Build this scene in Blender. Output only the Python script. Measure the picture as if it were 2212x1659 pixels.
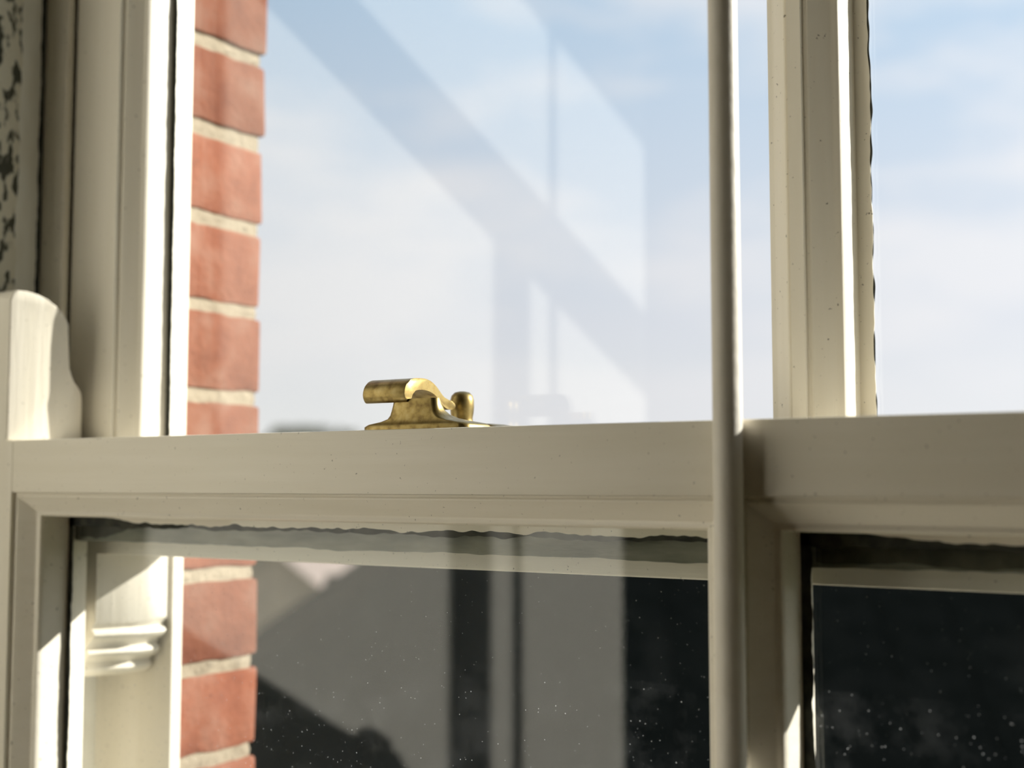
import bpy, bmesh, math, random
from mathutils import Vector, Matrix, noise

random.seed(7)
S = bpy.context.scene
for o in list(bpy.data.objects):
    bpy.data.objects.remove(o)
COL = S.collection
H = 1.5                      # eye height above the room floor; z below is relative to the eye

# ------------------------------------------------------------------ camera
cam_d = bpy.data.cameras.new('camera')
cam_d.sensor_width = 36.0
cam_d.lens = 2800 / 2212 * 36
cam_d.clip_start = 0.05
cam_d.clip_end = 500
cam_d.dof.use_dof = True
cam_d.dof.focus_distance = 0.83
cam_d.dof.aperture_fstop = 4.0
cam = bpy.data.objects.new('camera', cam_d)
COL.objects.link(cam)
cam.location = (0, 0, H)
cam.rotation_euler = (math.radians(90 + 4.4), 0, math.radians(32.9))
S.camera = cam

SUN_A, SUN_K = .93, .66       # direction to the sun: (SUN_A, 1, SUN_K)
# ------------------------------------------------------------------ sky
w = bpy.data.worlds.new('sky')
S.world = w
w.use_nodes = True
nt = w.node_tree
nt.nodes.clear()
def N(t, typ, **kw):
    n = t.nodes.new(typ)
    for k, v in kw.items():
        setattr(n, k, v)
    return n
out = N(nt, 'ShaderNodeOutputWorld')
bg = N(nt, 'ShaderNodeBackground')
tc = N(nt, 'ShaderNodeTexCoord')
mp = N(nt, 'ShaderNodeMapping')
mp.inputs['Scale'].default_value = (3.0, 3.0, 8.5)
mp.inputs['Location'].default_value = (1.3, .4, .55)
nz = N(nt, 'ShaderNodeTexNoise')
nz.inputs['Scale'].default_value = 1.25
nz.inputs['Detail'].default_value = 5
nz.inputs['Roughness'].default_value = .52
cr = N(nt, 'ShaderNodeValToRGB')
cr.color_ramp.elements[0].position = .43
cr.color_ramp.elements[1].position = .60
sep = N(nt, 'ShaderNodeSeparateXYZ')
zr = N(nt, 'ShaderNodeMapRange')
zr.inputs['From Min'].default_value = .0
zr.inputs['From Max'].default_value = .75
zramp = N(nt, 'ShaderNodeValToRGB')
zramp.color_ramp.elements[0].color = (.90, .90, .905, 1)
zramp.color_ramp.elements[1].color = (.36, .56, .86, 1)
e = zramp.color_ramp.elements.new(.16); e.color = (.80, .82, .89, 1)
e = zramp.color_ramp.elements.new(.48); e.color = (.52, .67, .85, 1)
mixc = N(nt, 'ShaderNodeMix', data_type='RGBA')
mixc.inputs['B'].default_value = (.90, .89, .925, 1)
mfac = N(nt, 'ShaderNodeMath', operation='MULTIPLY')
mfac.inputs[1].default_value = .85
nt.links.new(tc.outputs['Generated'], mp.inputs['Vector'])
nt.links.new(mp.outputs['Vector'], nz.inputs['Vector'])
nt.links.new(nz.outputs['Fac'], cr.inputs['Fac'])
nt.links.new(tc.outputs['Generated'], sep.inputs['Vector'])
nt.links.new(sep.outputs['Z'], zr.inputs['Value'])
nt.links.new(zr.outputs['Result'], zramp.inputs['Fac'])
nt.links.new(cr.outputs['Color'], mfac.inputs[0])
nt.links.new(mfac.outputs['Value'], mixc.inputs['Factor'])
nt.links.new(zramp.outputs['Color'], mixc.inputs['A'])
nt.links.new(mixc.outputs['Result'], bg.inputs['Color'])
# the sky is a little brighter on the sun's side
sdot = N(nt, 'ShaderNodeVectorMath', operation='DOT_PRODUCT')
sdot.inputs[1].default_value = Vector((SUN_A, 1, SUN_K)).normalized()
smr_ = N(nt, 'ShaderNodeMapRange')
smr_.inputs['From Min'].default_value = .1
smr_.inputs['From Max'].default_value = .95
smr_.inputs['To Min'].default_value = .83
smr_.inputs['To Max'].default_value = 1.32
nt.links.new(tc.outputs['Generated'], sdot.inputs[0])
nt.links.new(sdot.outputs['Value'], smr_.inputs['Value'])
nt.links.new(smr_.outputs['Result'], bg.inputs['Strength'])
nt.links.new(bg.outputs['Background'], out.inputs['Surface'])

# ------------------------------------------------------------------ sun (outside, to the right of the window)
sd = bpy.data.lights.new('sun', 'SUN')
sd.energy = 10.0
sd.color = (1.0, .955, .88)
sd.angle = math.radians(.53)
sun = bpy.data.objects.new('sun', sd)
COL.objects.link(sun)
sun.location = (5, 5, 6)
sun.rotation_euler = Vector((SUN_A, 1, SUN_K)).to_track_quat('Z', 'Y').to_euler()

S.view_settings.view_transform = 'Standard'
S.view_settings.look = 'None'
S.view_settings.exposure = 0.0
S.view_settings.gamma = 1.0
S.view_settings.use_curve_mapping = False

# ------------------------------------------------------------------ materials
def new_mat(name):
    m = bpy.data.materials.new(name)
    m.use_nodes = True
    t = m.node_tree
    b = t.nodes['Principled BSDF']
    return m, t, b

def mat(name, col, rough=.5, metal=0, spec=.5, var=0, vscale=8, col2=None, bump=0, bscale=60, detail=4, stretch=(1, 1, 1), lo=.4, hi=.65):
    m, t, b = new_mat(name)
    b.inputs['Roughness'].default_value = rough
    b.inputs['Metallic'].default_value = metal
    b.inputs['Specular IOR Level'].default_value = spec
    b.inputs['Base Color'].default_value = (*col, 1)
    tcn = N(t, 'ShaderNodeTexCoord')
    mpn = N(t, 'ShaderNodeMapping')
    mpn.inputs['Scale'].default_value = stretch
    t.links.new(tcn.outputs['Object'], mpn.inputs['Vector'])
    if col2 is not None:
        n = N(t, 'ShaderNodeTexNoise')
        n.inputs['Scale'].default_value = vscale
        n.inputs['Detail'].default_value = detail
        r = N(t, 'ShaderNodeValToRGB')
        r.color_ramp.elements[0].position = lo
        r.color_ramp.elements[1].position = hi
        r.color_ramp.elements[0].color = (*col, 1)
        r.color_ramp.elements[1].color = (*col2, 1)
        t.links.new(mpn.outputs['Vector'], n.inputs['Vector'])
        t.links.new(n.outputs['Fac'], r.inputs['Fac'])
        t.links.new(r.outputs['Color'], b.inputs['Base Color'])
    if bump:
        n2 = N(t, 'ShaderNodeTexNoise')
        n2.inputs['Scale'].default_value = bscale
        n2.inputs['Detail'].default_value = 5
        bp = N(t, 'ShaderNodeBump')
        bp.inputs['Strength'].default_value = bump
        bp.inputs['Distance'].default_value = .002
        t.links.new(mpn.outputs['Vector'], n2.inputs['Vector'])
        t.links.new(n2.outputs['Fac'], bp.inputs['Height'])
        t.links.new(bp.outputs['Normal'], b.inputs['Normal'])
    return m

def paint_mat(name, col, rough=.38, specks=True, stretch=(1, 1, 1), dirt=(.16, .14, .10)):
    """old gloss paint: brush streaks, tiny dark specks, a few chips"""
    m, t, b = new_mat(name)
    b.inputs['Roughness'].default_value = rough
    b.inputs['Specular IOR Level'].default_value = .45
    tcn = N(t, 'ShaderNodeTexCoord')
    mpn = N(t, 'ShaderNodeMapping')
    mpn.inputs['Scale'].default_value = stretch
    t.links.new(tcn.outputs['Object'], mpn.inputs['Vector'])
    n = N(t, 'ShaderNodeTexNoise')
    n.inputs['Scale'].default_value = 60
    n.inputs['Detail'].default_value = 4
    r = N(t, 'ShaderNodeValToRGB')
    r.color_ramp.elements[0].position = .3
    r.color_ramp.elements[1].position = .7
    r.color_ramp.elements[0].color = (col[0] * .95, col[1] * .945, col[2] * .92, 1)
    r.color_ramp.elements[1].color = (*col, 1)
    t.links.new(mpn.outputs['Vector'], n.inputs['Vector'])
    t.links.new(n.outputs['Fac'], r.inputs['Fac'])
    colour = r.outputs['Color']
    if specks:
        v = N(t, 'ShaderNodeTexNoise')
        v.inputs['Scale'].default_value = 330
        v.inputs['Detail'].default_value = 2
        sr = N(t, 'ShaderNodeValToRGB')
        sr.color_ramp.elements[0].position = .70
        sr.color_ramp.elements[1].position = .78
        t.links.new(tcn.outputs['Object'], v.inputs['Vector'])
        t.links.new(v.outputs['Fac'], sr.inputs['Fac'])
        mx = N(t, 'ShaderNodeMix', data_type='RGBA')
        mx.inputs['B'].default_value = (*dirt, 1)
        t.links.new(sr.outputs['Color'], mx.inputs['Factor'])
        t.links.new(colour, mx.inputs['A'])
        colour = mx.outputs['Result']
    t.links.new(colour, b.inputs['Base Color'])
    n2 = N(t, 'ShaderNodeTexNoise')
    n2.inputs['Scale'].default_value = 120
    n2.inputs['Detail'].default_value = 3
    bp = N(t, 'ShaderNodeBump')
    bp.inputs['Strength'].default_value = .25
    bp.inputs['Distance'].default_value = .0015
    t.links.new(mpn.outputs['Vector'], n2.inputs['Vector'])
    t.links.new(n2.outputs['Fac'], bp.inputs['Height'])
    t.links.new(bp.outputs['Normal'], b.inputs['Normal'])
    return m

CREAM = (.84, .788, .675)
M = {}
M['paint_h'] = paint_mat('cream gloss paint, brushed along', CREAM, stretch=(.12, 1, 1.6))
M['paint_v'] = paint_mat('cream gloss paint, brushed upright', CREAM, stretch=(1.6, 1.6, .10))
M['paint_pole'] = paint_mat('cream satin paint', (.72, .68, .60), rough=.45, specks=False)
M['flaky'] = mat('flaking old paint', (.62, .59, .47), rough=.7, col2=(.05, .05, .03), vscale=110, lo=.50, hi=.56, detail=6, bump=.8, bscale=160, stretch=(1, 1, .55))
M['worn'] = mat('worn grey paint', (.74, .73, .65), rough=.5, col2=(.60, .57, .46), vscale=40, lo=.45, hi=.8, bump=.3, bscale=120, stretch=(1, 1, .3))
M['sealant'] = mat('black grime line', (.012, .014, .010), rough=.8, col2=(.05, .05, .035), vscale=90)
M['putty'] = mat('weathered grey green putty', (.30, .295, .235), rough=.85, col2=(.07, .075, .055), vscale=48, lo=.38, hi=.72, bump=.5, bscale=150, stretch=(.25, 1, 1))
M['grime_brown'] = mat('dark mouldy grime', (.06, .06, .042), rough=.9, col2=(.12, .115, .08), vscale=50)
M['plaster'] = mat('warm white wall paint', (.87, .84, .765), rough=.7, spec=.3, bump=.1, bscale=30)
M['plaster_room'] = mat('grey green wall paint', (.13, .13, .105), rough=.85, spec=.2, bump=.1, bscale=30)
M['ceiling'] = mat('ceiling paint', (.80, .76, .66), rough=.8, spec=.2)
M['floorwood'] = mat('pale oak floor', (.52, .37, .22), rough=.5, col2=(.42, .29, .16), vscale=6, stretch=(1, .1, 1))
M['mortar'] = mat('pale sandy lime mortar', (.33, .275, .20), rough=.95, spec=.1, col2=(.22, .18, .13), vscale=55, lo=.5, hi=.8, bump=.9, bscale=170)
M['slate'] = mat('dark slate', (.0055, .0065, .006), rough=1, spec=.0, col2=(.0035, .0045, .004), vscale=3)
M['ridge'] = mat('dark ridge tile', (.007, .007, .006), rough=1, spec=.0)
M['render_wall'] = mat('tan rendered wall', (.40, .30, .20), rough=.9, spec=.1, col2=(.33, .25, .17), vscale=4)
M['red_roof'] = mat('weathered pinkish clay roof', (.20, .16, .14), rough=.9, spec=.1, col2=(.16, .13, .115), vscale=5)
M['dark_glass'] = mat('dark window panes', (.03, .035, .04), rough=.15)
M['white_trim'] = mat('white outdoor trim', (.7, .7, .68), rough=.6)
M['grass'] = mat('grass', (.05, .075, .025), rough=.95, spec=.1, col2=(.035, .05, .02), vscale=1.5)
M['leaf'] = mat('grey green leaves', (.075, .095, .06), rough=.8, spec=.1, col2=(.05, .07, .035), vscale=2)
M['bark'] = mat('bark', (.10, .075, .055), rough=.95, spec=.1)

# brick: fired red clay, each brick a slightly different tone
def brick_mat():
    m, t, b = new_mat('red clay brick')
    b.inputs['Roughness'].default_value = .92
    b.inputs['Specular IOR Level'].default_value = .12
    tcn = N(t, 'ShaderNodeTexCoord')
    oi = N(t, 'ShaderNodeObjectInfo')
    off = N(t, 'ShaderNodeVectorMath', operation='ADD')
    comb = N(t, 'ShaderNodeCombineXYZ')
    mul = N(t, 'ShaderNodeMath', operation='MULTIPLY')
    mul.inputs[1].default_value = 37.0
    t.links.new(oi.outputs['Random'], mul.inputs[0])
    for k in range(3):
        t.links.new(mul.outputs['Value'], comb.inputs[k])
    t.links.new(tcn.outputs['Object'], off.inputs[0])
    t.links.new(comb.outputs['Vector'], off.inputs[1])
    n = N(t, 'ShaderNodeTexNoise')
    n.inputs['Scale'].default_value = 26
    n.inputs['Detail'].default_value = 5
    t.links.new(off.outputs['Vector'], n.inputs['Vector'])
    r = N(t, 'ShaderNodeValToRGB')
    els = r.color_ramp.elements
    els[0].position = .30; els[0].color = (.175, .060, .036, 1)
    els[1].position = .70; els[1].color = (.262, .128, .088, 1)
    e2 = els.new(.5); e2.color = (.230, .085, .050, 1)
    t.links.new(n.outputs['Fac'], r.inputs['Fac'])
    hsv = N(t, 'ShaderNodeHueSaturation')
    mr = N(t, 'ShaderNodeMapRange')
    mr.inputs['To Min'].default_value = .80
    mr.inputs['To Max'].default_value = 1.12
    t.links.new(oi.outputs['Random'], mr.inputs['Value'])
    t.links.new(mr.outputs['Result'], hsv.inputs['Value'])
    t.links.new(r.outputs['Color'], hsv.inputs['Color'])
    sp = N(t, 'ShaderNodeTexNoise')
    sp.inputs['Scale'].default_value = 140
    t.links.new(off.outputs['Vector'], sp.inputs['Vector'])
    spr = N(t, 'ShaderNodeValToRGB')
    spr.color_ramp.elements[0].position = .68
    spr.color_ramp.elements[1].position = .76
    t.links.new(sp.outputs['Fac'], spr.inputs['Fac'])
    mx = N(t, 'ShaderNodeMix', data_type='RGBA')
    mx.inputs['B'].default_value = (.16, .06, .04, 1)
    t.links.new(spr.outputs['Color'], mx.inputs['Factor'])
    t.links.new(hsv.outputs['Color'], mx.inputs['A'])
    t.links.new(mx.outputs['Result'], b.inputs['Base Color'])
    bp = N(t, 'ShaderNodeBump')
    bp.inputs['Strength'].default_value = .6
    bp.inputs['Distance'].default_value = .002
    t.links.new(sp.outputs['Fac'], bp.inputs['Height'])
    t.links.new(bp.outputs['Normal'], b.inputs['Normal'])
    return m
M['brick'] = brick_mat()

def brass_mat():
    m, t, b = new_mat('aged brass')
    b.inputs['Metallic'].default_value = 1.0
    tcn = N(t, 'ShaderNodeTexCoord')
    n = N(t, 'ShaderNodeTexNoise')
    n.inputs['Scale'].default_value = 170
    n.inputs['Detail'].default_value = 6
    t.links.new(tcn.outputs['Object'], n.inputs['Vector'])
    r = N(t, 'ShaderNodeValToRGB')
    els = r.color_ramp.elements
    els[0].position = .30; els[0].color = (.17, .115, .045, 1)
    els[1].position = .72; els[1].color = (.35, .275, .125, 1)
    e2 = els.new(.5); e2.color = (.29, .215, .08, 1)
    t.links.new(n.outputs['Fac'], r.inputs['Fac'])
    t.links.new(r.outputs['Color'], b.inputs['Base Color'])
    mr = N(t, 'ShaderNodeMapRange')
    mr.inputs['To Min'].default_value = .52
    mr.inputs['To Max'].default_value = .26
    t.links.new(n.outputs['Fac'], mr.inputs['Value'])
    t.links.new(mr.outputs['Result'], b.inputs['Roughness'])
    bp = N(t, 'ShaderNodeBump')
    bp.inputs['Strength'].default_value = .15
    bp.inputs['Distance'].default_value = .0006
    t.links.new(n.outputs['Fac'], bp.inputs['Height'])
    t.links.new(bp.outputs['Normal'], b.inputs['Normal'])
    return m
M['brass'] = brass_mat()

def glass_mat(name, dust=.5, haze=.02):
    """clear window glass: straight-through transmission plus Fresnel reflection, with dust on the surface"""
    m = bpy.data.materials.new(name)
    m.use_nodes = True
    t = m.node_tree
    t.nodes.clear()
    o = N(t, 'ShaderNodeOutputMaterial')
    tr = N(t, 'ShaderNodeBsdfTransparent')
    tr.inputs['Color'].default_value = (.975, .985, .98, 1)
    gl = N(t, 'ShaderNodeBsdfGlossy')
    gl.inputs['Roughness'].default_value = 0.0
    gl.inputs['Color'].default_value = (1, 1, 1, 1)
    geo = N(t, 'ShaderNodeNewGeometry')
    dot = N(t, 'ShaderNodeVectorMath', operation='DOT_PRODUCT')
    t.links.new(geo.outputs['Incoming'], dot.inputs[0])
    t.links.new(geo.outputs['Normal'], dot.inputs[1])
    ab = N(t, 'ShaderNodeMath', operation='ABSOLUTE')
    t.links.new(dot.outputs['Value'], ab.inputs[0])
    om = N(t, 'ShaderNodeMath', operation='SUBTRACT')
    om.inputs[0].default_value = 1.0
    t.links.new(ab.outputs['Value'], om.inputs[1])
    pw = N(t, 'ShaderNodeMath', operation='POWER')
    pw.inputs[1].default_value = 5
    t.links.new(om.outputs['Value'], pw.inputs[0])
    ma = N(t, 'ShaderNodeMath', operation='MULTIPLY_ADD')
    ma.inputs[1].default_value = .965
    ma.inputs[2].default_value = .0345
    t.links.new(pw.outputs['Value'], ma.inputs[0])
    mx = N(t, 'ShaderNodeMixShader')
    t.links.new(ma.outputs['Value'], mx.inputs['Fac'])
    t.links.new(tr.outputs['BSDF'], mx.inputs[1])
    t.links.new(gl.outputs['BSDF'], mx.inputs[2])
    # dust: small specks and soft smears
    tcn = N(t, 'ShaderNodeTexCoord')
    vo = N(t, 'ShaderNodeTexVoronoi')
    vo.inputs['Scale'].default_value = 240
    t.links.new(tcn.outputs['Object'], vo.inputs['Vector'])
    cut = N(t, 'ShaderNodeMapRange')
    cut.inputs['From Min'].default_value = .05
    cut.inputs['From Max'].default_value = .12
    cut.inputs['To Min'].default_value = 1
    cut.inputs['To Max'].default_value = 0
    t.links.new(vo.outputs['Distance'], cut.inputs['Value'])
    pick = N(t, 'ShaderNodeSeparateColor')
    t.links.new(vo.outputs['Color'], pick.inputs['Color'])
    gt = N(t, 'ShaderNodeMapRange')
    gt.inputs['From Min'].default_value = .30
    gt.inputs['From Max'].default_value = 1.0
    t.links.new(pick.outputs['Red'], gt.inputs['Value'])
    mu = N(t, 'ShaderNodeMath', operation='MULTIPLY')
    t.links.new(cut.outputs['Result'], mu.inputs[0])
    t.links.new(gt.outputs['Result'], mu.inputs[1])
    sm = N(t, 'ShaderNodeTexNoise')
    sm.inputs['Scale'].default_value = 26
    sm.inputs['Detail'].default_value = 6
    sm.inputs['Roughness'].default_value = .65
    t.links.new(tcn.outputs['Object'], sm.inputs['Vector'])
    smr = N(t, 'ShaderNodeMapRange')
    smr.inputs['From Min'].default_value = .5
    smr.inputs['From Max'].default_value = .8
    smr.inputs['To Max'].default_value = haze * 3
    t.links.new(sm.outputs['Fac'], smr.inputs['Value'])
    mu2 = N(t, 'ShaderNodeMath', operation='MULTIPLY_ADD')
    mu2.inputs[1].default_value = dust
    t.links.new(mu.outputs['Value'], mu2.inputs[0])
    t.links.new(smr.outputs['Result'], mu2.inputs[2])
    df = N(t, 'ShaderNodeBsdfDiffuse')
    df.inputs['Color'].default_value = (.7, .72, .72, 1)
    tl = N(t, 'ShaderNodeBsdfTranslucent')
    tl.inputs['Color'].default_value = (.7, .72, .72, 1)
    mdt = N(t, 'ShaderNodeMixShader')
    t.links.new(df.outputs['BSDF'], mdt.inputs[1])
    t.links.new(tl.outputs['BSDF'], mdt.inputs[2])
    fin = N(t, 'ShaderNodeMixShader')
    t.links.new(mu2.outputs['Value'], fin.inputs['Fac'])
    t.links.new(mx.outputs['Shader'], fin.inputs[1])
    t.links.new(mdt.outputs['Shader'], fin.inputs[2])
    t.links.new(fin.outputs['Shader'], o.inputs['Surface'])
    return m
M['glass_dusty'] = glass_mat('dusty window glass', .55, .007)
M['glass_clean'] = glass_mat('window glass', .0, .0)

# ------------------------------------------------------------------ helpers (all coordinates: x right, y outwards, z above the eye level)
def thing(name, label=None, cat=None, loc=(0, 0, 0), group=None, kind=None):
    o = bpy.data.objects.new(name, None)
    o.empty_display_size = .05
    COL.objects.link(o)
    o.location = (loc[0], loc[1], loc[2] + H)
    o['_o'] = tuple(loc)
    if label: o['label'] = label
    if cat: o['category'] = cat
    if group: o['group'] = group
    if kind: o['kind'] = kind
    return o

def origin_of(o):
    return Vector(o['_o'])

def make(name, bm, material, parent=None, smooth=False, label=None, cat=None, kind=None, group=None, angle=35):
    bmesh.ops.recalc_face_normals(bm, faces=bm.faces[:])
    if parent is None:
        xs = [v.co for v in bm.verts]
        org = Vector((sum(v.x for v in xs) / len(xs), sum(v.y for v in xs) / len(xs), min(v.z for v in xs)))
        loc = org + Vector((0, 0, H))
    else:
        org = origin_of(parent)
        loc = Vector((0, 0, 0))
    bmesh.ops.translate(bm, verts=bm.verts[:], vec=-org)
    me = bpy.data.meshes.new(name)
    bm.to_mesh(me)
    bm.free()
    me.materials.append(material)
    if smooth:
        me.polygons.foreach_set('use_smooth', [True] * len(me.polygons))
        me.set_sharp_from_angle(angle=math.radians(angle))
    o = bpy.data.objects.new(name, me)
    COL.objects.link(o)
    o.location = loc
    o['_o'] = tuple(org)
    if parent is not None:
        o.parent = parent
    if label: o['label'] = label
    if cat: o['category'] = cat
    if kind: o['kind'] = kind
    if group: o['group'] = group
    return o

def add_box(bm, x0, x1, y0, y1, z0, z1, bev=0, seg=2):
    r = bmesh.ops.create_cube(bm, size=1)
    vs = r['verts']
    for v in vs:
        v.co = Vector(((x0 + x1) / 2 + v.co.x * (x1 - x0), (y0 + y1) / 2 + v.co.y * (y1 - y0), (z0 + z1) / 2 + v.co.z * (z1 - z0)))
    if bev:
        es = list({e for v in vs for e in v.link_edges})
        bmesh.ops.bevel(bm, geom=es, offset=bev, segments=seg, affect='EDGES', profile=.6)

def box(x0, x1, y0, y1, z0, z1, bev=0, seg=2):
    bm = bmesh.new()
    add_box(bm, x0, x1, y0, y1, z0, z1, bev, seg)
    return bm

def add_prism(bm, pts, axis, a, b):
    """pts: 2D polygon; axis 'x': pts are (y,z); 'y': (x,z); 'z': (x,y)"""
    def co(p, t):
        return {'x': (t, p[0], p[1]), 'y': (p[0], t, p[1]), 'z': (p[0], p[1], t)}[axis]
    A = [bm.verts.new(co(p, a)) for p in pts]
    B = [bm.verts.new(co(p, b)) for p in pts]
    n = len(pts)
    bm.faces.new(A)
    bm.faces.new(B[::-1])
    for i in range(n):
        bm.faces.new((A[i], B[i], B[(i + 1) % n], A[(i + 1) % n]))
    return A, B

def prism(pts, axis, a, b, bev=0, seg=2):
    bm = bmesh.new()
    A, B = add_prism(bm, pts, axis, a, b)
    if bev:
        es = [e for e in bm.edges if (e.verts[0] in A) == (e.verts[1] in A)]
        bmesh.ops.bevel(bm, geom=es, offset=bev, segments=seg, affect='EDGES', profile=.6)
    return bm

def catmull(pts, n=5, closed=True):
    out, L = [], len(pts)
    for i in range(L if closed else L - 1):
        p = [Vector(pts[(i + k) % L]) if closed else Vector(pts[min(max(i + k, 0), L - 1)]) for k in (-1, 0, 1, 2)]
        for j in range(n):
            t = j / n
            out.append(tuple(.5 * ((2 * p[1]) + (p[2] - p[0]) * t + (2 * p[0] - 5 * p[1] + 4 * p[2] - p[3]) * t * t + (3 * p[1] - p[0] - 3 * p[2] + p[3]) * t ** 3)))
    if not closed:
        out.append(tuple(pts[-1]))
    return out

def lathe(cx, cy, prof, n=28):
    bm = bmesh.new()
    rings = []
    for r, z in prof:
        rings.append([bm.verts.new((cx + r * math.cos(2 * math.pi * i / n), cy + r * math.sin(2 * math.pi * i / n), z)) for i in range(n)])
    for a, b in zip(rings, rings[1:]):
        for i in range(n):
            bm.faces.new((a[i], a[(i + 1) % n], b[(i + 1) % n], b[i]))
    bm.faces.new(rings[0][::-1])
    bm.faces.new(rings[-1])
    return bm

def loft(rings):
    """rings of (z, x0, x1, y0, y1, corner radius)"""
    bm = bmesh.new()
    R = []
    for z, x0, x1, y0, y1, r in rings:
        ring = []
        for cx, cy, a0 in ((x1 - r, y1 - r, 0), (x0 + r, y1 - r, 90), (x0 + r, y0 + r, 180), (x1 - r, y0 + r, 270)):
            for k in range(6):
                a = math.radians(a0 + 90 * k / 5)
                ring.append(bm.verts.new((cx + r * math.cos(a), cy + r * math.sin(a), z)))
        R.append(ring)
    n = len(R[0])
    for a, b in zip(R, R[1:]):
        for i in range(n):
            bm.faces.new((a[i], a[(i + 1) % n], b[(i + 1) % n], b[i]))
    bm.faces.new(R[0][::-1])
    bm.faces.new(R[-1])
    return bm

def ragged(along, a, b, lo, hi, y0, y1, amp_lo, amp_hi, step=.0018, seed=0, freq=70, fade=0):
    """thin strip lying on a pane (in the xz plane), with ragged long edges; along 'x' (lo, hi are z) or 'z' (lo, hi are x)"""
    bm = bmesh.new()
    n = max(2, int(abs(b - a) / step))
    prev = None
    for i in range(n + 1):
        t = a + (b - a) * i / n
        def nz_(k):
            v = noise.noise(Vector((t * freq, seed * 7.3 + k, .3))) + .6 * noise.noise(Vector((t * freq * 3.1, seed * 3.1 + k, 1.7)))
            return v
        l = lo + amp_lo * nz_(0)
        h = hi + amp_hi * nz_(11)
        if fade:
            g = min(1, abs(t - a) / fade)
            l = h - (h - l) * g * g * (3 - 2 * g)
        if h < l + .0002:
            h = l + .0002
        q = []
        for (p, y) in ((l, y0), (h, y0), (h, y1), (l, y1)):
            q.append(bm.verts.new((t, y, p) if along == 'x' else (p, y, t)))
        if prev:
            for k in range(4):
                bm.faces.new((prev[k], prev[(k + 1) % 4], q[(k + 1) % 4], q[k]))
        else:
            bm.faces.new(q)
        prev = q
    bm.faces.new(prev[::-1])
    return bm

# sash moulding: (offset outwards from the sight line, depth from the room face)
MD, MO = .019, .019
PROFILE = [(.0192, .0), (.0192, .0034), (.0176, .0040), (.0166, .0036), (.0156, .0038), (.0146, .0046),
           (.0120, .0070), (.0085, .0101), (.0052, .0131), (.0040, .0140), (.0026, .0143), (.0012, .0152), (.0003, .0168), (0, .0190), (0, .0600), (.0192, .0600)]

def moulding(x0, x1, z0, z1, yf, bottom=True, top=True):
    """mitred moulding round one pane; x0..z1 is the sight line"""
    bm = bmesh.new()
    def corner(cx, cz, sx, sz):
        return [bm.verts.new((cx + sx * o, yf + d, cz + sz * o)) for o, d in PROFILE]
    n = len(PROFILE)
    bl = corner(x0, z0, -1, -1 if bottom else 0)
    br = corner(x1, z0, 1, -1 if bottom else 0)
    tl = corner(x0, z1, -1, 1)
    tr = corner(x1, z1, 1, 1)
    runs = [(bl, tl), (tl, tr), (tr, br)] + ([(br, bl)] if bottom else [])
    for A, B in runs:
        for i in range(n):
            j = (i + 1) % n
            bm.faces.new((A[i], A[j], B[j], B[i]))
    if not bottom:
        bm.faces.new(bl)
        bm.faces.new(br[::-1])
    return bm

# ================================================================== THE SETTING
floor_z = -H
def plain(name, x0, x1, y0, y1, z0, z1, m):
    return make(name, box(x0, x1, y0, y1, z0, z1), m, kind='structure')
plain('floor', -3.4, 2.6, -3.6, .62, floor_z - .1, floor_z, M['floorwood'])
plain('ceiling', -3.4, 2.6, -3.6, .62, 1.65, 1.75, M['ceiling'])
plain('wall_back', -3.4, 2.6, -3.7, -3.6, floor_z, 1.65, M['plaster_room'])
plain('wall_right', 2.6, 2.7, -3.7, .9, floor_z, 1.65, M['plaster_room'])
plain('wall_far_left', -3.5, -3.4, -3.7, .9, floor_z, 1.65, M['plaster_room'])
# left pier, splayed, catches the sun and mirrors in the glass
T14 = math.tan(math.radians(14))
px_ = lambda y: -1.17 + T14 * (.5 - y)
make('wall_left', prism([(px_(.62), .62), (px_(-.345), -.345), (-1.36, -.345), (-1.36, .62)], 'z', floor_z, 1.65), M['plaster'], kind='structure')
# window wall with its opening
WX0, WX1, WZ0, WZ1 = -.985, .418, -.98, 1.36
bm = bmesh.new()
add_box(bm, -3.4, WX0, .62, .79, floor_z, 1.65)
add_box(bm, WX1, 2.6, .62, .79, floor_z, 1.65)
add_box(bm, WX0, WX1, .62, .79, floor_z, WZ0)
add_box(bm, WX0, WX1, .62, .79, WZ1, 1.65)
make('wall_front', bm, M['plaster'], kind='structure')

# outer brick wall: mortar body with recessed joints, bricks proud of it
BX, BY0, BY1 = -.862, .802, .896
CZ = .0808
bw = thing('wall_outside', loc=(BX - .3, .85, floor_z - 3), kind='structure')
bm = bmesh.new()
add_box(bm, -3.4, BX - .0035, .795, BY1 - .006, floor_z - 3, 2.2)
add_box(bm, .30, 2.6, .795, BY1 - .006, floor_z - 3, 2.2)
add_box(bm, BX - .0035, .30, .795, BY1 - .006, floor_z - 3, -1.02)
add_box(bm, BX - .0035, .30, .795, BY1 - .006, 1.37, 2.2)
make('mortar_bed', bm, M['mortar'], bw)
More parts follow.
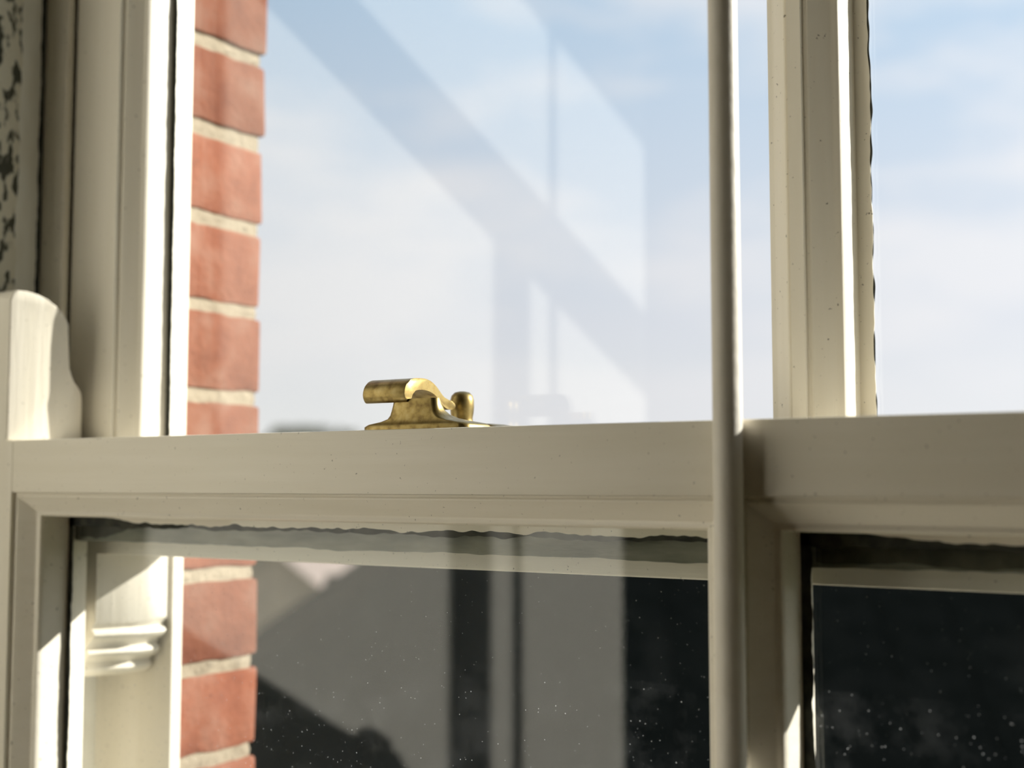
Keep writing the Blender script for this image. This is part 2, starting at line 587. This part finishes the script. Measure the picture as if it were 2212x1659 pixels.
# pointing: a slightly uneven ribbon in each bed joint of the reveal, and the bricks between
z_ref = .2408 - CZ / 2 + .0005      # centre of one brick (joints at z_ref +- CZ/2)
def brick_mesh(k):
    bm = bmesh.new()
    h = CZ - .0115 + random.uniform(-.0015, .0015)
    add_box(bm, BX - .215, BX, BY0 - .006, BY1, -h / 2, h / 2)
    es = [e for e in bm.edges if abs(e.verts[0].co.y - e.verts[1].co.y) > .05]
    bmesh.ops.subdivide_edges(bm, edges=es, cuts=9, use_grid_fill=True)
    es = [e for e in bm.edges if len(e.link_faces) == 2 and e.calc_face_angle() > .5]
    bmesh.ops.bevel(bm, geom=es, offset=.0040, segments=2, affect='EDGES', profile=.6)
    for v in bm.verts:
        p = v.co
        q = Vector((p.x * 30, p.y * 42, p.z * 30 + k * 9.1))
        v.co += Vector((noise.noise(q), noise.noise(q + Vector((9, 0, 0))), noise.noise(q + Vector((0, 9, 0))) * 1.2)) * .0019
        q *= 3.3
        v.co += Vector((0, 0, noise.noise(q))) * .0010
    bmesh.ops.recalc_face_normals(bm, faces=bm.faces[:])
    me = bpy.data.meshes.new('brick')
    org = Vector((BX - .1, .85, 0))
    bmesh.ops.translate(bm, verts=bm.verts[:], vec=-org)
    bm.to_mesh(me)
    bm.free()
    me.materials.append(M['brick'])
    me.polygons.foreach_set('use_smooth', [True] * len(me.polygons))
    me.set_sharp_from_angle(angle=math.radians(50))
    return me
bmeshes = [brick_mesh(k) for k in range(9)]
b_org = origin_of(bw)
for i in range(-15, 15):
    o = bpy.data.objects.new('brick', bmeshes[(i * 4) % 9])
    COL.objects.link(o)
    o.parent = bw
    zc = z_ref + i * CZ + random.uniform(-.001, .001)
    o.location = Vector((BX - .1 + random.uniform(-.0012, .0012), .85 + random.uniform(-.0025, .0025), zc)) - b_org
    o.rotation_euler = (random.uniform(-.008, .008), random.uniform(-.012, .012), random.uniform(-.01, .01))
# right reveal and head bricks are out of sight; pointing ribbons on the visible reveal
for i in range(-15, 15):
    zj = z_ref + (i + .5) * CZ
    bm = bmesh.new()
    rows = []
    for j in range(22):
        y = BY0 + (BY1 - .005 - BY0) * j / 21
        row = []
        for q, (dx, dz) in enumerate(((-.012, -.0085), (-.0040, -.0068), (-.0030, -.001), (-.0036, .0055), (-.012, .0085))):
            n1 = noise.noise(Vector((y * 60, i * 3.7 + q, 0)))
            row.append(bm.verts.new((BX + dx + n1 * .0018, y, zj + dz + noise.noise(Vector((y * 45, i * 5.1, 4))) * .0012)))
        rows.append(row)
    for r0, r1 in zip(rows, rows[1:]):
        for q in range(4):
            bm.faces.new((r0[q], r0[q + 1], r1[q + 1], r1[q]))
        bm.faces.new((r0[4], r0[0], r1[0], r1[4]))
    bm.faces.new(rows[0]); bm.faces.new(rows[-1][::-1])
    make('mortar_joint', bm, M['mortar'], bw, smooth=True)

# ------------------------------------------------------------------ window frame (fixed)
PSX0, PSX1 = -.955, .392            # faces of the pulley stiles
wf = thing('window_1', loc=(-.28, .70, WZ0), kind='structure')
# pulley stiles
make('pulley_stile', box(WX0, PSX0, .640, .800, WZ0, WZ1), M['worn'], wf)
def on_side(bm, x):
    # turn a strip built in the xz plane (its x is used as depth) so that it lies on the plane x = const
    for v in bm.verts:
        v.co = Vector((x + v.co.y, v.co.x, v.co.z))
    return bm
make('flaking_paint', on_side(ragged('z', -.1, 1.20, .652, .6915, 0, .0009, 0, .0022, seed=21, freq=45), PSX0), M['flaky'], wf)
make('grime_line', on_side(ragged('z', -.1, 1.20, .7125, .7160, 0, .0012, .0012, 0, seed=22, freq=60), PSX0), M['sealant'], wf)
make('pulley_stile', box(PSX1, WX1, .640, .800, WZ0, WZ1), M['worn'], wf)
# parting beads, rounded
def bead(x0, x1, y0, y1, r=.003):
    return box(x0, x1, y0, y1, -.93, 1.305, r, 3)
make('parting_bead', bead(PSX0 - .004, -.9245, .7165, .7245, .0036), M['paint_v'], wf, smooth=True)
make('parting_bead', bead(.363, PSX1 + .004, .7165, .7240, .0030), M['worn'], wf, smooth=True)
# staff beads on the room side
make('staff_bead', box(PSX0 - .03, -.942, .634, .652, WZ0, WZ1, .004, 3), M['worn'], wf, smooth=True)
make('staff_bead', box(.372, PSX1 + .03, .632, .652, WZ0, WZ1, .004, 3), M['paint_v'], wf, smooth=True)
# outer linings, catch the sun beyond the upper sash
make('outer_lining', box(WX0, -.8590, .789, .8005, WZ0, WZ1, .0012, 2), M['paint_v'], wf)
make('outer_lining', box(.292, WX1, .787, .8005, WZ0, WZ1, .0012, 2), M['paint_v'], wf)
# sill, head, transom and the light above
make('sill', prism([(.60, -.98), (.60, -.955), (.655, -.95), (.90, -.99), (.90, -1.03), (.64, -1.03)], 'x', WX0, WX1), M['paint_h'], wf)
make('head', box(WX0, WX1, .640, .800, 1.310, WZ1), M['paint_h'], wf)
make('transom', box(PSX0, PSX1, .700, .800, .936, .970, .002), M['paint_h'], wf)
make('pane', box(PSX0, PSX1, .765, .769, .970, 1.310), M['glass_clean'], wf, label='small pane above the transom')
# room-side architrave
for nm, a in (('architrave', (WX0 - .075, WX0, WZ0, WZ1 + .075)), ('architrave', (WX1, WX1 + .075, WZ0, WZ1 + .075)), ('architrave', (WX0, WX1, WZ1, WZ1 + .075))):
    make(nm, box(a[0], a[1], .598, .632, a[2], a[3], .004, 2), M['paint_v'], wf)

# ================================================================== LOWER SASH (room side)
LY = .655
ls = thing('sliding_sash', 'inner sash whose top rail carries the brass fastener', 'window sash', loc=(-.282, .685, -.94))
LXL, LXR = -.881, .317              # sight lines at the stiles
LB0, LB1 = -.3045, -.2595           # sight lines at the glazing bar
LZT, LZB = -.026, -.86
RT = .0348                          # top of the meeting rail
make('stile', box(-.9465, LXL - MO, LY, LY + .06, -.948, RT - .0002), M['paint_v'], ls)
make('stile', box(LXR + MO, .383, LY, LY + .06, -.948, RT), M['paint_v'], ls)
make('meeting_rail', box(LXL - MO, LXR + MO, LY, LY + .06, LZT + MO, RT, .0011, 2), M['paint_h'], ls, smooth=True)
make('bottom_rail', box(LXL - MO, LXR + MO, LY, LY + .06, -.948, LZB - MO), M['paint_h'], ls)
make('glazing_bar', box(LB0 + MO, LB1 - MO, LY, LY + .06, LZB - MO, LZT + MO), M['paint_v'], ls)
make('moulding', moulding(LXL, LB0, LZB, LZT, LY), M['paint_h'], ls, smooth=True, angle=25)
make('moulding', moulding(LB1, LXR, LZB, LZT, LY), M['paint_h'], ls, smooth=True, angle=25)
GY = LY + .042
bm = box(LXL - .004, LB0 + .004, GY, GY + .004, LZB, LZT + .004)
for v in bm.verts:
    v.co.y -= (v.co.x - LXL) * math.tan(math.radians(.75)) - .0012
make('pane', bm, M['glass_dusty'], ls)
make('pane', box(LB1 - .004, LXR + .004, GY, GY + .004, LZB, LZT + .004), M['glass_dusty'], ls)
# grime lines where paint meets glass, ragged
make('grime_line', ragged('x', LXL, LB0, -.0340, -.0262, GY - .0006, GY - .0001, .0020, .0, seed=1, freq=40), M['sealant'], ls)
make('grime_line', ragged('x', LB1, LXR, -.0345, -.0262, GY - .0006, GY - .0001, .0022, .0, seed=2), M['sealant'], ls)
make('paint_edge', ragged('x', LXL + .004, LB0, -.0312, -.0256, GY - .0012, GY - .0006, .0023, .0, seed=3, fade=.12, freq=48), M['paint_h'], ls)
make('paint_edge', ragged('x', LB1 + .004, LXR, -.0310, -.0256, GY - .0012, GY - .0006, .0016, .0, seed=4, fade=.10), M['paint_h'], ls)
make('grime_line', ragged('z', LZB, LZT, LXL, LXL + .0055, GY - .0006, GY - .0001, .0, .0010, seed=5), M['sealant'], ls)
make('grime_line', ragged('z', LZB, LZT, LB1, LB1 + .0060, GY - .0006, GY - .0001, .0, .0012, seed=6), M['sealant'], ls)
make('grime_line', ragged('z', LZB, LZT, LB0 - .003, LB0, GY - .0006, GY - .0001, .0008, .0, seed=7), M['sealant'], ls)
# putty fillets behind the glass
def putty_fillet(x0, x1, seed):
    bm = ragged('x', x0, x1, -.0462, -.0255, GY + .0056, GY + .0100, .0012, 0, seed=seed, freq=25)
    return bm
make('putty', putty_fillet(LXL, LB0, 8), M['putty'], ls)
make('putty', putty_fillet(LB1, LXR, 9), M['putty'], ls)
make('grime_patch', ragged('x', LXL + .085, LXL + .007, -.0435, -.0300, GY + .0053, GY + .0056, .0020, .0010, seed=31, freq=50, fade=.05), M['sealant'], ls)
make('grime_patch', ragged('x', LB1 + .30, LB1 + .007, -.0440, -.0310, GY + .0044, GY + .0056, .0020, .0010, seed=32, freq=30, fade=.05), M['grime_brown'], ls)
# horn: the stile carried up above the rail, domed top, ogee foot, splayed inner face
def splayed(pts, xl, stations, bev=0):
    """profile in (y, z) carried along x from xl to a right face whose x depends on y"""
    bm = bmesh.new()
    def xr(y):
        for (y0, x0), (y1, x1) in zip(stations, stations[1:]):
            if y <= y1:
                return x0 + (x1 - x0) * max(0, (y - y0)) / (y1 - y0)
        return stations[-1][1]
    A = [bm.verts.new((xl, y, z)) for y, z in pts]
    B = [bm.verts.new((xr(y), y, z)) for y, z in pts]
    n = len(pts)
    for i in range(n):
        bm.faces.new((A[i], A[(i + 1) % n], B[(i + 1) % n], B[i]))
    bm.faces.new(A)
    fb = bm.faces.new(B)
    if bev:
        bmesh.ops.bevel(bm, geom=list(fb.edges), offset=bev, segments=3, affect='EDGES', profile=.5)
    ng = [f for f in bm.faces if len(f.verts) > 4]
    bmesh.ops.triangulate(bm, faces=ng)
    return bm
hp = [(LY, RT - .0004), (LY, .149), (LY + .002, .1545), (LY + .006, .1575), (LY + .013, .1572), (LY + .021, .1552), (LY + .029, .1512), (LY + .036, .1460), (LY + .0405, .1412), (LY + .0447, .1350), (LY + .0467, .1300),
      (LY + .0467, .094), (LY + .0480, .0895), (LY + .0520, .0855), (LY + .0570, .0812), (LY + .0605, .0765), (LY + .0618, .071), (LY + .0618, RT - .0004), (LY + .0405, RT - .0004)]
make('horn', splayed(hp, -.9465, [(LY, -.9085), (LY + .0405, -.8935), (LY + .08, -.8935)], .0016), M['paint_v'], ls, smooth=True, angle=30)

# ================================================================== UPPER SASH (outer)
UY = .725
us = thing('sliding_sash', 'outer sash with peeling glazing bar against the sky', 'window sash', loc=(-.27, .755, -.16))
UXL, UXR = -.848, .3115
UB0, UB1 = -.2925, -.246
UZB, UZT = .0352, .886
make('stile', box(-.9225, UXL - MO, UY, UY + .06, -.058, .934), M['paint_v'], us)
make('stile', box(UXR + MO, .381, UY, UY + .06, -.058, .934), M['paint_v'], us)
make('meeting_rail', box(UXL - MO, UXR + MO, UY, UY + .06, -.058, UZB, .001, 2), M['paint_h'], us)
make('top_rail', box(UXL - MO, UXR + MO, UY, UY + .06, UZT + MO, .934), M['paint_h'], us)
make('glazing_bar', box(UB0 + MO, UB1 - MO, UY, UY + .06, UZB, UZT + MO), M['paint_v'], us)
make('moulding', moulding(UXL, UB0, UZB, UZT, UY, bottom=False), M['paint_v'], us, smooth=True, angle=25)
make('moulding', moulding(UB1, UXR, UZB, UZT, UY, bottom=False), M['paint_v'], us, smooth=True, angle=25)
HY = UY + .042
make('pane', box(UXL - .004, UB0 + .004, HY, HY + .004, UZB, UZT + .004), M['glass_clean'], us)
make('pane', box(UB1 - .004, UXR + .004, HY, HY + .004, UZB, UZT + .004), M['glass_clean'], us)
make('grime_line', ragged('z', UZB, UZT, UXL, UXL + .0055, HY - .0006, HY - .0001, 0, .0008, seed=11), M['sealant'], us)
make('paint_edge', ragged('z', UZB, UZT, UB1, UB1 + .0085, HY - .0012, HY - .0006, 0, .0015, seed=12, freq=34), M['paint_v'], us)
make('grime_line', ragged('z', UZB, UZT, UB1 + .004, UB1 + .0095, HY - .0006, HY - .0001, 0, .0019, seed=13, freq=28), M['sealant'], us)
make('grime_line', ragged('z', UZB, UZT, UB0 - .0012, UB0, HY - .0006, HY - .0001, .0008, 0, seed=14), M['sealant'], us)
# moulded horn under the meeting rail
uh = [(-.9225, -.058), (-.8805, -.058), (-.8805, -.114), (-.8835, -.1175)]
def lobe(x, z, r, rz, n=6, out=.008):
    return [(x + out * math.sin(math.pi * i / n), z - rz * i / n) for i in range(1, n + 1)]
uh += lobe(-.8890, -.1185, 0, .014) + [(-.8905, -.1335)] + lobe(-.8960, -.1345, 0, .013) + [(-.8985, -.1485)] + lobe(-.9040, -.1495, 0, .011, out=.006) + [(-.907, -.162), (-.9225, -.162)]
bm = bmesh.new()
rows = []
for y, dx in ((UY, 0), (UY + .010, .0047), (UY + .038, .0180), (UY + .060, .0185)):
    rows.append([bm.verts.new((x + (dx if x > -.92 else 0), y, z)) for x, z in uh])
for a, b in zip(rows, rows[1:]):
    for i in range(len(uh)):
        j = (i + 1) % len(uh)
        bm.faces.new((a[i], a[j], b[j], b[i]))
bm.faces.new(rows[0]); bm.faces.new(rows[-1][::-1])
make('horn', bm, M['paint_v'], us, smooth=True, angle=40)

# ================================================================== BRASS FASTENER
FZ = RT
sf = thing('sash_fastener', 'aged brass sash fastener hooked shut on the white rail', 'sash fastener', loc=(-.505, .69, FZ))
make('base_plate', loft([(FZ, -.5465, -.4625, .6615, .6935, .006), (FZ + .0022, -.5465, -.4625, .6615, .6935, .006), (FZ + .0038, -.5440, -.4650, .6625, .6925, .006),
                         (FZ + .0054, -.5345, -.4740, .6632, .6900, .006), (FZ + .0072, -.5290, -.4810, .6638, .6850, .006), (FZ + .0095, -.5268, -.4850, .6644, .6800, .005),
                         (FZ + .0125, -.5256, -.4874, .6650, .6765, .004), (FZ + .0160, -.5248, -.4886, .6654, .6752, .004), (FZ + .0200, -.5242, -.4892, .6658, .6745, .004)]),
     M['brass'], sf, smooth=True, angle=60)
hook = [(.6641, .0533), (.6618, .0580), (.6640, .0642), (.6700, .0680), (.6773, .0690), (.6850, .0690), (.6910, .0676), (.6965, .0648), (.7010, .0614), (.7050, .0584), (.7105, .0566), (.7165, .0553),
        (.7190, .0530), (.7178, .0508), (.7139, .0500), (.7090, .0504), (.7045, .0522), (.7005, .0554), (.6955, .0587), (.6905, .0605), (.6850, .0614), (.6780, .0614), (.6718, .0598), (.6692, .0568), (.6695, .0540), (.6672, .0528)]
make('lever', prism(catmull(hook, 3), 'x', -.5455, -.5107, .0007, 2), M['brass'], sf, smooth=True, angle=50)
kp = thing('keeper', loc=(-.5135, .735, UZB))
kp.parent = sf
kp.location = Vector((-.5135, .735, UZB)) - origin_of(sf)
make('keeper_plate', loft([(UZB, -.545, -.478, .7265, .757, .005), (UZB + .003, -.545, -.478, .7265, .757, .005), (UZB + .0055, -.535, -.49, .7270, .752, .005)]), M['brass'], kp, smooth=True, angle=60)
make('keeper_post', lathe(-.5178, .7365, [(.0092, UZB + .004), (.0078, UZB + .007), (.0074, UZB + .010), (.0080, UZB + .0135), (.0084, UZB + .018), (.0083, UZB + .0225), (.0074, UZB + .0258), (.0052, UZB + .0280), (.002, UZB + .0288)]), M['brass'], kp, smooth=True, angle=60)

# ================================================================== POLE in front of the window
PXc, PYc, PR = -.2803, .6460, .0080
pl = thing('window_pole', 'slim cream painted upright pole in front of the glazing bar', 'pole', loc=(PXc, PYc, floor_z))
make('shaft', lathe(PXc, PYc, [(PR, floor_z + .02), (PR, 1.63)], 32), M['paint_pole'], pl, smooth=True)
make('foot', lathe(PXc, PYc, [(.022, floor_z), (.022, floor_z + .012), (.012, floor_z + .024), (PR, floor_z + .03)], 32), M['paint_pole'], pl, smooth=True)
make('top_socket', lathe(PXc, PYc, [(PR, 1.615), (.012, 1.62), (.022, 1.638), (.022, 1.65)], 32), M['paint_pole'], pl, smooth=True)

# ================================================================== OUTSIDE
YAW = math.radians(32.9)
R3 = Vector((math.cos(YAW), math.sin(YAW), 0))
F3 = Vector((-math.sin(YAW), math.cos(YAW), 0))
def P3(u, v, z):
    q = R3 * u + F3 * v
    return Vector((q.x, q.y, z))
GZ = floor_z - 3.0
make('ground', box(-70, 70, .9, 130, GZ - .2, GZ), M['grass'], kind='structure')

# neighbour's house: hipped dark slate roof, ridge just below the sight line of the rails
def poly_obj(name, quads, m, parent, smooth=False):
    bm = bmesh.new()
    for q in quads:
        bm.faces.new([bm.verts.new(p) for p in q])
    bmesh.ops.remove_doubles(bm, verts=bm.verts[:], dist=1e-5)
    return make(name, bm, m, parent, smooth)
uR, zr_, ze = -.11, .02, -2.48
hs = thing('house', 'dark slate hipped roof of the house opposite, seen through the lower panes', 'house', loc=tuple(P3(4, 9, GZ)))
u1 = 9.0
rl, rr = (uR, 9.0), (u1, 9.0)
el, er, bl_, br_ = (uR - 3.5, 5.5), (u1 + 3.5, 5.5), (uR - 3.5, 12.5), (u1 + 3.5, 12.5)
roof = poly_obj('roof', [
    [P3(*el, ze), P3(*er, ze), P3(*rr, zr_), P3(*rl, zr_)],
    [P3(*br_, ze), P3(*bl_, ze), P3(*rl, zr_), P3(*rr, zr_)],
    [P3(*bl_, ze), P3(*el, ze), P3(*rl, zr_)],
    [P3(*er, ze), P3(*br_, ze), P3(*rr, zr_)],
    [P3(*el, ze), P3(*bl_, ze), P3(*br_, ze), P3(*er, ze)]], M['slate'], hs)
ins = .35
wq = [(el[0] + ins, el[1] + ins), (er[0] - ins, er[1] + ins), (br_[0] - ins, br_[1] - ins), (bl_[0] + ins, bl_[1] - ins)]
poly_obj('wall', [[P3(*wq[i], GZ), P3(*wq[(i + 1) % 4], GZ), P3(*wq[(i + 1) % 4], ze), P3(*wq[i], ze)] for i in range(4)], M['render_wall'], hs)
# slates on the slope that faces the window
slope = Vector((0, -3.5, ze - zr_))
sl_len = slope.length
dn = slope / sl_len                                  # (u, v, z)
up_n = Vector((0, ze - zr_, 3.5)).normalized()
if up_n.z < 0: up_n = -up_n
SW, SE = .42, .27
bm = bmesh.new()
add_box(bm, -SW / 2 + .004, SW / 2 - .004, -SE * .62, SE * .62, 0, .012)
sme = bpy.data.meshes.new('slate')
bm.to_mesh(sme); bm.free()
sme.materials.append(M['slate'])
Xv = R3
Yv = (F3 * -dn.y * 1 + Vector((0, 0, -dn.z))).normalized()          # up the slope
Zv = Xv.cross(Yv).normalized()
rot = Matrix((Xv, Yv, Zv)).transposed()
cnt = 0
ho = origin_of(hs)
for row in range(int(sl_len / SE)):
    d = (row + .5) * SE
    left = uR - 3.5 * d / sl_len
    k = 0
    u = left + SW * (.35 + .5 * (row % 2))
    while u < 4.6 and cnt < 296:
        c = P3(u, 9.0 + dn.y * d, zr_ + dn.z * d) + Zv * .012
        ang_px = (u / (9.0 + dn.y * d))
        if ang_px < .47:
            o = bpy.data.objects.new('slate', sme)
            COL.objects.link(o)
            o.parent = hs
            tilt = Matrix.Rotation(math.radians(2.2 + random.uniform(-.6, .6)), 3, 'X')
            o.rotation_euler = (rot @ tilt).to_euler()
            o.location = c - ho
            cnt += 1
        u += SW
# hip and ridge tiles
def tile_run(a, b, n):
    for i in range(n):
        p, q = a.lerp(b, i / n), a.lerp(b, (i + 1) / n)
        dd = (q - p).normalized()
        side = dd.cross(Vector((0, 0, 1))).normalized()
        upv = side.cross(dd).normalized()
        bm = bmesh.new()
        ring = []
        for pt in (p - dd * .02, q + dd * .02):
            r = []
            for k in range(7):
                t = math.pi * k / 6
                r.append(bm.verts.new(pt + side * math.cos(t) * .13 + upv * (math.sin(t) * .09 - .01)))
            ring.append(r)
        for k in range(6):
            bm.faces.new((ring[0][k], ring[0][k + 1], ring[1][k + 1], ring[1][k]))
        make('ridge_tile', bm, M['ridge'], hs)
tile_run(P3(*rl, zr_), P3(*el, ze), 12)
tile_run(P3(*rl, zr_), P3(*rr, zr_), 20)

# a sunlit cottage further off to the left
ch = thing('house', 'pale tan far house beside the brick reveal, low behind the glass', 'house', loc=tuple(P3(-4.6, 22, GZ)))
c0, c1, v0, v1 = -5.6, -1.9, 20.5, 26.0
ez, rz2 = -2.5, -1.0
um = (c0 + c1) / 2
poly_obj('wall', [[P3(c0, v0, GZ), P3(c1, v0, GZ), P3(c1, v0, ez), P3(um, v0, rz2), P3(c0, v0, ez)],
                  [P3(c1, v0, GZ), P3(c1, v1, GZ), P3(c1, v1, ez), P3(c1, v0, ez)],
                  [P3(c0, v0, GZ), P3(c0, v0, ez), P3(c0, v1, ez), P3(c0, v1, GZ)]], M['render_wall'], ch)
poly_obj('roof', [[P3(c1 + .2, v0 - .2, ez - .16), P3(c1 + .2, v1, ez - .16), P3(um, v1, rz2 + .02), P3(um, v0 - .2, rz2 + .02)]], M['red_roof'], ch)
poly_obj('roof', [[P3(c0 - .2, v0 - .2, ez - .16), P3(um, v0 - .2, rz2 + .02), P3(um, v1, rz2 + .02), P3(c0 - .2, v1, ez - .16)]], M['red_roof'], ch)
for wu in (-4.6, -3.2):
    q = [P3(wu - .4, v0 - .03, -4.2), P3(wu + .4, v0 - .03, -4.2), P3(wu + .4, v0 - .03, -3.1), P3(wu - .4, v0 - .03, -3.1)]
    fr = poly_obj('window', [q], M['white_trim'], ch)
    poly_obj('pane', [[P3(wu - .33, v0 - .05, -4.12), P3(wu + .33, v0 - .05, -4.12), P3(wu + .33, v0 - .05, -3.18), P3(wu - .33, v0 - .05, -3.18)]], M['dark_glass'], ch)

# trees
def tree(u, v, top, crown_r, label, seed, squash=1.0):
    rnd = random.Random(seed)
    base = P3(u, v, GZ)
    t = thing('tree', label, 'tree', loc=tuple(base), group='trees beyond the roofs')
    bm = bmesh.new()
    ht = top - crown_r - GZ
    n = 10
    prev = None
    for j in range(7):
        f = j / 6
        c = base + Vector((math.sin(f * 2 + seed) * .12, math.cos(f * 3 + seed) * .1, ht * f))
        r = (.24 - .15 * f) * (crown_r / 2 + .3)
        ring = [bm.verts.new(c + Vector((r * math.cos(2 * math.pi * i / n), r * math.sin(2 * math.pi * i / n), 0))) for i in range(n)]
        if prev:
            for i in range(n):
                bm.faces.new((prev[i], prev[(i + 1) % n], ring[(i + 1) % n], ring[i]))
        prev = ring
    bm.faces.new(prev)
    make('trunk', bm, M['bark'], t, smooth=True)
    bm = bmesh.new()
    c = base + Vector((0, 0, ht))
    lobes = [(Vector((rnd.gauss(0, .45), rnd.gauss(0, .45), rnd.gauss(0, .4) * squash)) * crown_r, crown_r * rnd.uniform(.35, .6)) for _ in range(9)]
    for k in range(2600):
        lc, lr = lobes[k % 9]
        d = Vector((rnd.gauss(0, 1), rnd.gauss(0, 1), rnd.gauss(0, 1))).normalized() * lr * rnd.uniform(.6, 1) 
        p = c + lc + d
        if p.z > top: p.z = top - rnd.uniform(0, .4)
        a = Vector((rnd.gauss(0, 1), rnd.gauss(0, 1), rnd.gauss(0, 1))).normalized()
        b = a.orthogonal().normalized()
        s = rnd.uniform(.07, .16) * (crown_r / 2 + .4)
        bm.faces.new([bm.verts.new(p + a * s), bm.verts.new(p + b * s * .5), bm.verts.new(p - a * s), bm.verts.new(p - b * s * .5)])
    make('foliage', bm, M['leaf'], t)
tree(-4.4, 16.5, -1.35, .9, 'grey green tree close beside the brick reveal', 3)
tree(-7.6, 46, 1.99, 1.6, 'faint far treetop above the rail left of the fastener', 5)
# tidy helper properties
for o in bpy.data.objects:
    if '_o' in o:
        del o['_o']
